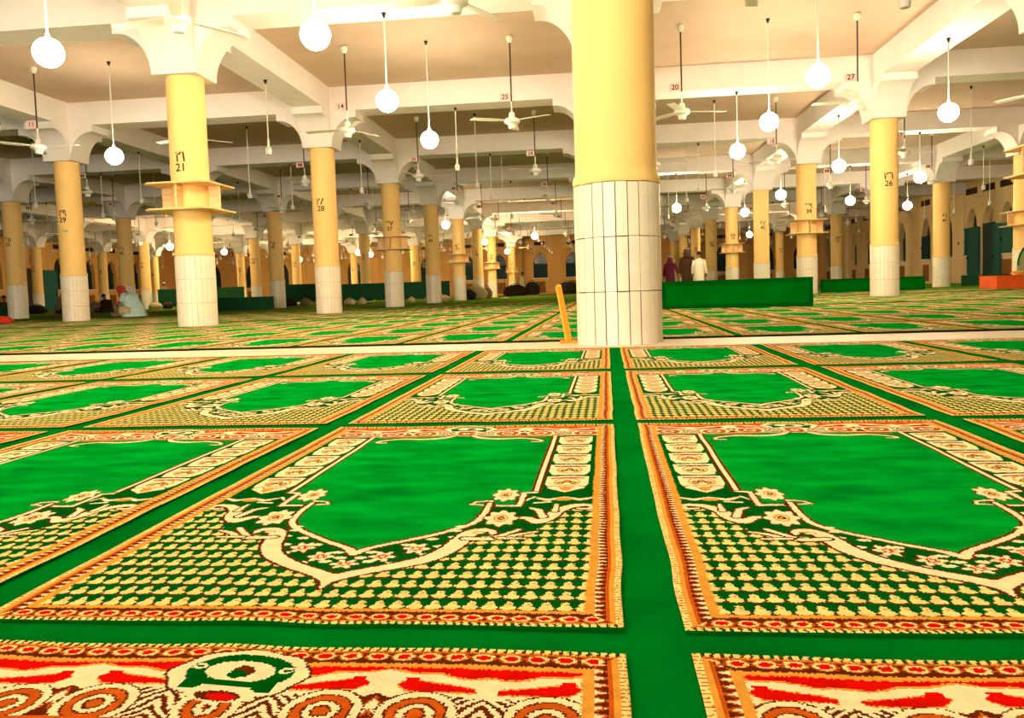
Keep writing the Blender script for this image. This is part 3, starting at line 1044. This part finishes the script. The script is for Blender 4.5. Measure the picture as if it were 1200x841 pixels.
# the remaining far rugs, a thousand and more, seen edge-on
WOVEN = mat('woven_cream_green', (124, 130, 44), 1.0, .35, 45, .2, 200)
b = MB()
for zi, j, c_, p, L in cells:
    if (zi, j, c_) in sid or p.y < 12: continue
    if project(p.x, p.y, 0) is None: continue
    q_ = project(p.x, p.y, 0)
    if not (-60 < q_[0] < 1260): continue
    if any(abs(px - p.x) < .7 and -.35 < py - p.y < L + .35 for px, py in PILLARS): continue
    W = lambda u_, v_, z=.006: p + EX * u_ + EY * (v_ * L) + Vector((0, 0, z))
    b.mi = 0
    b.faces_from([W(-.36, 0), W(.36, 0), W(.36, .18), W(-.36, .18)], [(0, 1, 2, 3)])
    b.faces_from([W(-.36, .18), W(-.22, .40), W(-.22, .87), W(-.36, .87)], [(0, 1, 2, 3)])
    b.faces_from([W(.36, .18), W(.36, .87), W(.22, .87), W(.22, .40)], [(0, 1, 2, 3)])
    b.faces_from([W(-.36, .18), W(.36, .18), W(.22, .40), W(0, .18), W(-.22, .40)], [(0, 3, 4), (3, 1, 2)])
    b.faces_from([W(-.36, .96), W(.36, .96), W(.36, 1), W(-.36, 1)], [(0, 1, 2, 3)])
    b.mi = 1
    b.faces_from([W(0, .18), W(.22, .40), W(.22, .87), W(-.22, .87), W(-.22, .40)], [(0, 1, 2, 3, 4)])
    b.mi = 2
    b.faces_from([W(-.36, .87), W(.36, .87), W(.36, .96), W(-.36, .96)], [(0, 1, 2, 3)])
o = b.build('prayer_rugs', [WOVEN, KNOT[0], KNOT[4]])
tag(o, 'far rows of green and cream prayer rugs merging toward the end wall', 'prayer rugs', 'arch-patterned prayer rugs laid in rows', 'stuff')

# marble strip under the front pillar and the dark carpet seams
def strip(name, x0_, x1_, fy0, fy1, m, z1, kind='structure'):
    n = 24; vs, fs = [], []
    for q in range(n + 1):
        x = x0_ + (x1_ - x0_) * q / n
        for y, z in ((fy0(x), .0005), (fy0(x), z1), (fy1(x), z1), (fy1(x), .0005)):
            vs.append((x, y, z))
    for q in range(n):
        for t in range(3):
            fs.append((4 * q + t, 4 * q + t + 1, 4 * q + t + 5, 4 * q + t + 4))
    o_ = MB().faces_from(vs, fs).build(name, m)
    tag(o_, kind=kind)
    return o_


lo = lambda x: 4.70 - .030 * x - .004 * math.sin(2.1 * x)
hi = lambda x: 5.27 - .028 * x
strip('trim_1', -16, 9, lambda x: lo(x) + .0, lambda x: hi(x), MT['marble'], .0045)
strip('trim_2', -16, 9, lambda x: hi(x) + .004, lambda x: hi(x) + .10, MT['seam'], .012)
yy = 12.02
for q in range(7):
    strip('trim_%d' % (3 + q), -33, 16.5, lambda x, y_=yy: y_ - .0183 * x - .06, lambda x, y_=yy: y_ - .0183 * x + .02, MT['seam'], .012)
    yy += 6.68


# ------------------------------------------------------------------ low green dividers, boxes, stand
def divider(p0, p1, z0, z1, m, label, th=.06, frame=True, legs=True, kind='low divider'):
    p0, p1 = Vector((*p0, 0)), Vector((*p1, 0))
    d = p1 - p0; L = d.length; a = math.atan2(d.y, d.x)
    r = empty('green_divider', p0, a, label, kind, 'low green dividers on the carpet')
    MB().box(.045, L - .045, -th / 2 + .022, th / 2, z0 + .04, z1 - .04).build('panel', m, r)
    b = MB()
    w = .05
    b.box(0, L, -th / 2 - .006, th / 2 + .02, z1 - w, z1)
    b.box(0, w, -th / 2 - .006, th / 2 + .006, z0, z1 - w); b.box(L - w, L, -th / 2 - .006, th / 2 + .006, z0, z1 - w)
    b.box(w, L - w, -th / 2 - .006, th / 2 + .006, z0, z0 + w)
    b.build('frame', MT['divider_frame'] if m == MT['divider'] else m, r)
    if z0 > .03:
        for x in (.1, L - .16):
            MB().box(x, x + .06, -.18, .18, .007, z0 - .002).build('foot', MT['divider_dark'], r)
    return r


divider((1.02, 11.78), (2.97, 11.14), .012, .405, MT['divider'], 'bright green low divider right behind the front pillar', .10)
divider((6.42, 23.3), (8.95, 22.6), .012, .375, MT['divider'], 'green low divider behind pillar 26')
divider((12.2, 27.9), (14.0, 27.3), .012, .36, MT['divider_dark'], 'dark green low divider beside the orange box')
divider((-13.4, 33.75), (-11.4, 33.75), .16, .93, MT['divider_dark'], 'dark green tall board left of pillar 28')
divider((-10.8, 33.75), (-6.0, 33.75), .12, .86, MT['divider_dark'], 'dark green tall board stretching behind pillar 37')
divider((-22.2, 39.3), (-17.6, 39.3), .12, 1.0, MT['divider_dark'], 'dark green tall board behind pillar 21 by the far left bays')
divider((-12.3, 24.6), (-9.9, 24.2), .012, .42, MT['divider_dark'], 'dark green low divider just right of pillar 21')

# orange box near the right edge
r = empty('orange_box', (9.55, 20.0, 0), -.02, 'orange low box on the carpet at the right edge', 'box')
MB().box(0, 2.6, 0, .9, .012, .30).build('body', MT['orange_box'], r)
MB().box(-.015, 2.615, -.015, .915, .302, .325).build('lid_board', MT['orange_box'], r)
MB().blob((.55, .2, .37), .16, .12, .06, wob=.1).build('crumpled_cloth', MT['orange_light'], r)
# pale green arched board leaning by the right wall
b = MB()
pts = [(-.55, 0), (.55, 0)] + [(.55 * math.cos(t), .55 + .65 * math.sin(t)) for t in [PI * q / 14 for q in range(15)]]
r = empty('arched_board', (11.35, 21.6, .012), 0, 'pale green arched board standing behind the orange box', 'board')
MB().prism(pts, (0, 0, 0), (1, 0, 0), (0, 0, 1), (0, 1, 0), .03).build('panel', mat('pale_green_panel', (176, 186, 128), .8, .06, 5), r)
MB().tube([(x, -.03, z) for x, z in pts[1:]], .022).build('rim', MT['divider'], r)

# orange leaning stand on the marble strip
pb = on_floor(666, 402.5); r = empty('orange_stand', (pb.x, pb.y, .005), .1, 'orange upright stand leaning beside the front pillar', 'stand')
MB().box(-.05, .055, -.05, .05, .001, .016).build('base', MT['orange'], r)
b = MB(); b.mi = 0
top = Vector((-.05, 0, .36)); bot = Vector((.005, 0, .017))
vs = []
for c0, w0, w1, d0 in ((bot, .018, .018, .02), (top, .016, .016, .018)):
    for x, y in ((-w0, -d0), (w1, -d0), (w1, d0), (-w0, d0)):
        vs.append(c0 + Vector((x, y, 0)))
b.faces_from(vs, [(0, 1, 5, 4), (1, 2, 6, 5), (2, 3, 7, 6), (3, 0, 4, 7), (0, 3, 2, 1), (4, 5, 6, 7)])
b.build('post', MT['orange'], r)
b = MB(); vs = []
for c0, w0 in ((bot + Vector((-.019, -.004, .0)), .004), (top + Vector((-.017, -.004, .004)), .005)):
    for x, y in ((-w0, -.018), (w0, -.018), (w0, .016), (-w0, .016)):
        vs.append(c0 + Vector((x, y, 0)))
b.faces_from(vs, [(0, 1, 5, 4), (1, 2, 6, 5), (2, 3, 7, 6), (3, 0, 4, 7), (0, 3, 2, 1), (4, 5, 6, 7)])
b.build('edge_strip', MT['orange_light'], r)
b = MB(); b.box(-.066, -.036, -.022, .022, .361, .374); b.build('top_cap', MT['orange_light'], r)

# microphone stand far back
pb = on_floor(592.5, 351); pb.y = 36.0; pb.x = at_depth(592.5, 351, 36.0).x
r = empty('microphone_stand', (pb.x, pb.y, .012), 0, 'thin microphone stand with pale base on the far carpet', 'stand')
MB().lathe([(.16, 0), (.16, .02), (.03, .05)], 16).build('base', MT['steel'], r, True)
MB().lathe([(.014, .051), (.012, 1.32)], 8).build('pole', MT['rod'], r)
MB().lathe([(.02, 1.321), (.045, 1.36), (.05, 1.42), (.03, 1.47)], 10).build('microphone', MT['hook'], r, True)


# bags and bundles on the floor
def bag(px, Y, w, h, m, label, z=.012, name='bag', cat='bag', d=None):
    x = at_depth(px, 340, Y).x
    r = empty(name, (x, Y, z), random.uniform(-.2, .2), label, cat, 'bags and bundles on the far carpet')
    MB().blob((0, 0, h * .36), w / 2, (d or w * .35), h * .64, 14, 9, .06).build('body', m, r, True)
    MB().tube([(-w * .2, 0, h * .93), (-w * .12, 0, h * 1.08), (w * .12, 0, h * 1.08), (w * .2, 0, h * .93)], .015).build('strap', m, r)
    return r


bag(624, 58.5, 1.1, .95, MT['bag'], 'round dark bundle by the end wall, right of the standing man')
bag(666, 54.0, 1.7, .8, MT['bag'], 'low dark heap at the end wall under the right arched window')
bag(604, 50.0, 1.6, .7, MT['dark_cloth'], 'dark heap left of the man in white')
bag(558, 37.2, 1.1, .62, MT['bag_pale'], 'beige bag between pillar 53 and the pillar behind it')
bag(549, 36.0, .7, .46, MT['bag'], 'black bag at the foot of pillar 53')
bag(571, 38.2, .5, .55, MT['grey_cloth'], 'grey bag beyond pillar 53')
bag(512, 31.0, 1.1, .30, MT['bag_pale'], 'long pale bundle before the dark green board', d=.3)
bag(482, 31.2, .34, .20, MT['bag_pale'], 'small pale bag right of pillar 37')
bag(424, 31.4, .34, .24, MT['bag_pale'], 'small pale bag left of pillar 37')
bag(409, 31.2, .5, .24, MT['bag_pale'], 'pale bag just right of pillar 28')
bag(302, 30.8, .3, .3, MT['bag_pale'], 'small white bag left of the green board end')
bag(311, 30.6, .45, .28, MT['bag'], 'dark bag under the green board left of pillar 28')
bag(333, 30.9, 1.0, .36, MT['bag'], 'wide black bag under the green board left of pillar 28')
bag(358, 30.8, .5, .3, MT['grey_cloth'], 'grey bag just left of pillar 28')
bag(181, 36.1, .7, .35, MT['bag_pale'], 'pale bag before the board left of pillar 21')
bag(196, 36.6, .5, .38, MT['bag'], 'dark bag before the board left of pillar 21')
bag(42, 33.2, .9, .4, MT['bag'], 'dark bag between pillars 35 and 29')
bag(112, 30.5, 1.0, .42, MT['grey_cloth'], 'grey bundle just right of pillar 29')
x = at_depth(2, 378, 15.2).x
r = empty('red_cloth', (x, 15.2, .012), 0, 'small red cloth on the carpet at the left edge', 'cloth')
MB().blob((0, 0, .06), .24, .12, .11, 14, 8, .1).build('fold', MT['red'], r, True)
x = at_depth(2, 362, 24.0).x
divider((x - .6, 24.6), (x + .32, 24.4), .012, .36, MT['divider_dark'], 'dark green low divider at the left edge')


# ------------------------------------------------------------------ people
def skin_obj(name, verts, edges, radii, m, parent, root=0, sub=1):
    me = bpy.data.meshes.new(name)
    me.from_pydata(verts, edges, []); me.materials.append(m)
    o = bpy.data.objects.new(name, me); COL.objects.link(o); o.parent = parent
    md = o.modifiers.new('skin', 'SKIN'); md.use_smooth_shade = True
    if len(me.skin_vertices) == 0:
        return o
    for q, sv in enumerate(me.skin_vertices[0].data):
        r_ = radii[q]; sv.radius = r_ if isinstance(r_, tuple) else (r_, r_)
        sv.use_root = (q == root)
    if sub:
        ss = o.modifiers.new('sub', 'SUBSURF'); ss.levels = sub; ss.render_levels = sub
    return o


def person(label, loc, rz, H=1.6, pose='stand', cloth=None, legs=None, head=None, armR=None, armL=None, lean=0.0, headturn=0.0, group='people in the prayer hall', cap=None, hold=None):
    """local frame: faces +X, left is +Y. One skinned body; thobe, head cover or hair are children."""
    k = H / 1.7
    r = empty('person', loc, rz, label, 'person', group)
    V, E, R = [], [], []

    def add(p, rad, par=None):
        V.append(tuple(k * c for c in p)); R.append(rad * k if not isinstance(rad, tuple) else tuple(k * q for q in rad)); n = len(V) - 1
        if par is not None: E.append((par, n))
        return n
    if pose == 'stand':
        hip = (0, 0, .93); ch = (lean * .5, 0, 1.25); nk = (lean * .9, 0, 1.44); hd = (lean * 1.15 + .015, 0, 1.60)
        kn = lambda s: (.02 + .05 * s, s * .10, .50); an = lambda s: (-.02 + .10 * s, s * .10, .08); toe = lambda s: (.15 + .10 * s, s * .12, .035)
    else:
        hip = (0, 0, .16); ch = (.07 + lean * .5, 0, .44); nk = (.12 + lean * 1.1, 0, .62 - lean * .3); hd = (.17 + lean * 1.7, 0, .76 - lean * 1.1)
        kn = lambda s: (.34, s * .32, .16); an = lambda s: (.30, -s * .10, .07); toe = lambda s: (.18, -s * .22, .05)
    p0 = add(hip, .12); p1 = add(ch, (.13, .10), p0); p2 = add(nk, .055, p1); p3 = add(hd, (.085, .075), p2)
    p4 = add((hd[0] + .01, hd[1], hd[2] + .085), (.075, .07), p3)
    add((hd[0] + .095 * math.cos(headturn), hd[1] + .095 * math.sin(headturn), hd[2] + .005), .014, p3)    # nose
    for s in (1, -1):                                   # ears
        add((hd[0], hd[1] + s * .082, hd[2] + .01), .014, p3)
    for s in (1, -1):
        a_ = kn(s); q = add((hip[0], s * .10, hip[2] - .04), .095, p0); q = add(a_, .06, q); q = add(an(s), .042, q); add(toe(s), .034, q)
    sleeves = []
    for s, arm in ((1, armL), (-1, armR)):
        sh = (ch[0] + .02, s * .185, nk[2] - .08)
        el, ha = arm if arm else ((sh[0] - .02, s * .25, sh[2] - .29), (sh[0] + .05, s * .26, sh[2] - .53))
        q = add(sh, .06, p1); q = add(el, .043, q); w = add(ha, .03, q); sleeves.append((sh, el, ha))
        d = (Vector(ha) - Vector(el)).normalized(); sd = d.cross(Vector((0, 0, 1)))
        sd = sd.normalized() if sd.length > .1 else Vector((1, 0, 0))
        palm = Vector(ha) + d * .05; pm = add(tuple(palm), (.036, .016), w)
        for f_ in range(4):
            b0 = palm + d * .035 + sd * (.024 - .016 * f_); t0 = b0 + d * (.045 - .006 * abs(f_ - 1.2)) + Vector((0, 0, -.012))
            g = add(tuple(b0), .009, pm); add(tuple(t0), .008, g)
        th_ = Vector(ha) + d * .03 + sd * .042; g = add(tuple(th_), .010, w); add(tuple(th_ + d * .035 + sd * .01), .008, g)
    skin_obj('body', V, E, R, MT['skin'], r, 0, 1)
    # ---- clothing: a robe lofted from rings plus sleeves
    b = MB(); n = 18; rings = []
    if pose == 'stand':
        prof = [(.09, .20, .22), (.35, .19, .215), (.65, .18, .205), (.93, .165, .20), (1.10, .15, .195), (1.28, .145, .205), (1.38, .125, .20), (1.44, .075, .09), (1.465, .062, .068)]
        for z, rx, ry in prof:
            rings.append((Vector((lean * max(0, z - .9) * 1.6, 0, z)), rx, ry))
    else:
        prof = [(.02, .06, .25, .33), (.12, .05, .22, .29), (.24, .045, .19, .24), (.36, .06 + lean * .4, .18, .23), (.48, .08 + lean * .7, .17, .225), (.56 - lean * .1, .10 + lean * .9, .13, .20), (.61 - lean * .2, .12 + lean * 1.1, .075, .09)]
        for z, xo, rx, ry in prof:
            rings.append((Vector((xo, 0, z)), rx, ry))
    vs, fs = [], []
    for c0, rx, ry in rings:
        for q in range(n):
            a = 2 * PI * q / n
            w = 1 + .03 * math.sin(5 * a + c0.z * 7)
            vs.append(k * (c0 + Vector((rx * w * math.cos(a), ry * w * math.sin(a), 0))))
    for j in range(len(rings) - 1):
        for q in range(n):
            q2 = (q + 1) % n
            fs.append((j * n + q, j * n + q2, (j + 1) * n + q2, (j + 1) * n + q))
    b.faces_from(vs, fs)
    for sh, el, ha in sleeves:
        sh, el, ha = Vector(sh), Vector(el), Vector(ha)
        mid = el + (ha - el) * .92
        b.tube([k * (sh + Vector((0, -.06 if sh.y > 0 else .06, .01))), k * sh, k * (sh * .5 + el * .5), k * el, k * mid], [.075 * k, .085 * k, .07 * k, .062 * k, .058 * k], 10)
    b.build('robe', cloth, r, True)
    if pose == 'sit':                                  # folded legs under cloth
        b = MB()
        b.tube([k * Vector(p) for p in ((.0, .16, .14), (.20, .28, .16), (.34, .30, .14), (.33, .08, .10), (.26, -.12, .085))], [.12 * k, .12 * k, .10 * k, .085 * k, .06 * k], 12)
        b.tube([k * Vector(p) for p in ((.0, -.16, .14), (.20, -.28, .16), (.34, -.30, .14), (.33, -.08, .09), (.26, .12, .08))], [.12 * k, .12 * k, .10 * k, .085 * k, .06 * k], 12)
        b.build('trousers', legs or cloth, r, True)
    else:
        b = MB()
        for s in (1, -1):
            t = toe(s); a_ = an(s)
            b.tube([k * Vector((a_[0] - .06, a_[1], .035)), k * Vector((a_[0] + .02, a_[1], .045)), k * Vector((t[0] + .03, t[1], .03))], [.035 * k, .045 * k, .03 * k], 10)
        b.build('sandals', MT['dark_cloth'], r, True)
    # ---- head cover
    hc = Vector((hd[0], hd[1], hd[2] + .035))
    b = MB()
    if head is not None:
        vs, fs = [], []; n = 16
        pr = [(.125, .02, .01), (.118, .055, .0), (.075, .092, -.01), (.03, .11, -.01)]
        draped = [(-.24, .15, -.09), (-.16, .145, -.075), (-.08, .122, -.03), (0, .108, -.004)] + [(z_ * .9, rr_, o_) for rr_, z_, o_ in [(.110, .03, 0), (.098, .075, -.005), (.06, .108, -.008), (.015, .12, -.008)]]
        for z, rr, off in draped:
            for q in range(n):
                a = 2 * PI * q / n
                ca = math.cos(a - headturn)
                front = max(0, ca)
                rx = rr * (1 - .35 * front if z < .01 else 1)
                vs.append(k * (hc + Vector((off + rx * math.cos(a), rr * .95 * math.sin(a), z + (.10 * front if z < -.05 else 0)))))
        for j in range(len(draped) - 1):
            for q in range(n):
                q2 = (q + 1) % n; a = 2 * PI * (q + .5) / n
                if draped[j][0] < -.01 and math.cos(a - headturn) > .72: continue      # open at the face
                fs.append((j * n + q, j * n + q2, (j + 1) * n + q2, (j + 1) * n + q))
        b.faces_from(vs, fs); b.build('head_scarf', head, r, True)
        if cap:
            b = MB(); b.tube([k * (hc + Vector((.104 * math.cos(t), .10 * math.sin(t), .055))) for t in [2 * PI * q / 16 for q in range(17)]], .012 * k, 6)
            b.build('head_cord', cap, r, True)
    else:
        b.lathe([(k * rr, k * z) for rr, z in ((.088, -.02), (.092, .03), (.08, .075), (.045, .105), (.005, .115))], 16, (k * (hc.x - .012), k * hc.y))
        me = b.mesh('hair', cap or MT['hair'], True)
        for v in me.vertices: v.co.z += k * hc.z
        link('skull_cap' if cap else 'hair', me, r)
    if hold is not None:
        hp, hw, hm, nm = hold
        b = MB(); b.box(hp[0] - hw, hp[0] + hw, hp[1] - hw * .7, hp[1] + hw * .7, hp[2], hp[2] + .02)
        o = b.mesh(nm, hm)
        r2 = link(nm, o, None, Vector(loc), rz)
        tag(r2, 'small open book held in the lap of the man in pale blue', 'book')
    return r


# seated man in pale blue, right of pillar 29, reading, faces left
p = Vector((at_depth(150, 372, 18.1).x, 18.1, .012))
person('seated man in pale blue robe and red scarf bent over beside pillar 29', p + Vector((.22, 0, 0)), PI - .15, 1.72, 'sit', MT['thobe_blue'], MT['bag_pale'], MT['scarf_red'],
       armL=((.30, .22, .30), (.46, .08, .22)), armR=((.30, -.22, .30), (.46, -.08, .22)), lean=.13)
# boy in dark sitting left of pillar 29
p = Vector((at_depth(70, 370, 25.0).x, 25.0, .012))
person('boy in grey sitting on the carpet just left of pillar 29', p, 0.3, 1.45, 'sit', MT['grey_cloth'], MT['dark_cloth'])
p = Vector((at_depth(127, 362, 28.5).x, 28.5, .012))
person('person in dark clothes crouching behind the man in pale blue', p, PI * .9, 1.45, 'sit', MT['dark_cloth'], MT['dark_cloth'], lean=.05)
p = Vector((at_depth(4, 366, 29.0).x, 29.0, .012))
person('person in brown sitting behind pillar 35 at the left edge', p, -.5, 1.5, 'sit', MT['robe_brown'], MT['dark_cloth'])
p = Vector((at_depth(193, 350, 45.0).x, 45.0, .012))
person('man in white cap behind the dark board left of pillar 21', p, -.8, 1.48, 'stand', MT['bag_pale'], cap=MT['white'])
# man in white standing by the end wall
p = Vector((at_depth(613, 345, 58.0).x, 58.0, .012))
person('man in white robe standing before the end wall', p, 2.6, 1.60, 'stand', MT['thobe_white'])
# three men walking away behind the bright green divider
y3 = 29.0
p1 = Vector((at_depth(785.5, 330, y3).x, y3, .012)); p2 = Vector((at_depth(805.5, 330, y3 + .1).x, y3 + .1, .012)); p3 = Vector((at_depth(819.5, 330, y3 - .35).x, y3 - .35, .012))
hx = (p2 - p1).x / 2
person('man in maroon robe and head scarf holding his neighbour by the hand', p1, PI / 2, 1.36, 'stand', MT['robe_maroon'], head=MT['robe_maroon'], cap=MT['scarf_pale'],
       armR=((.03, -.30, 1.12), (.05, -.345, .95)))
person('man in dark brown robe with a white head band between two others', p2, PI / 2, 1.62, 'stand', MT['robe_brown'], head=MT['robe_brown'], cap=MT['white'],
       armL=((.03, .25, .98), (.06, .17 + .06, .78)))
person('man in white robe walking at the right of the three', p3, PI / 2 - .15, 1.46, 'stand', MT['thobe_white'], lean=.10)

# ------------------------------------------------------------------ daylight fill and view
w = bpy.data.worlds.new('world'); SC.world = w; w.use_nodes = True
bg = w.node_tree.nodes.get('Background') or w.node_tree.nodes.new('ShaderNodeBackground')
bg.inputs[0].default_value = (1, .91, .76, 1); bg.inputs[1].default_value = 19
SC.view_settings.view_transform = 'Standard'
try: SC.view_settings.look = 'None'
except Exception: pass
SC.view_settings.gamma = 1.0; SC.view_settings.use_curve_mapping = False
SC.view_settings.exposure = 0.55
SC.cycles.use_denoising = True
SC.cycles.max_bounces = 7; SC.cycles.diffuse_bounces = 5; SC.cycles.sample_clamp_indirect = 6
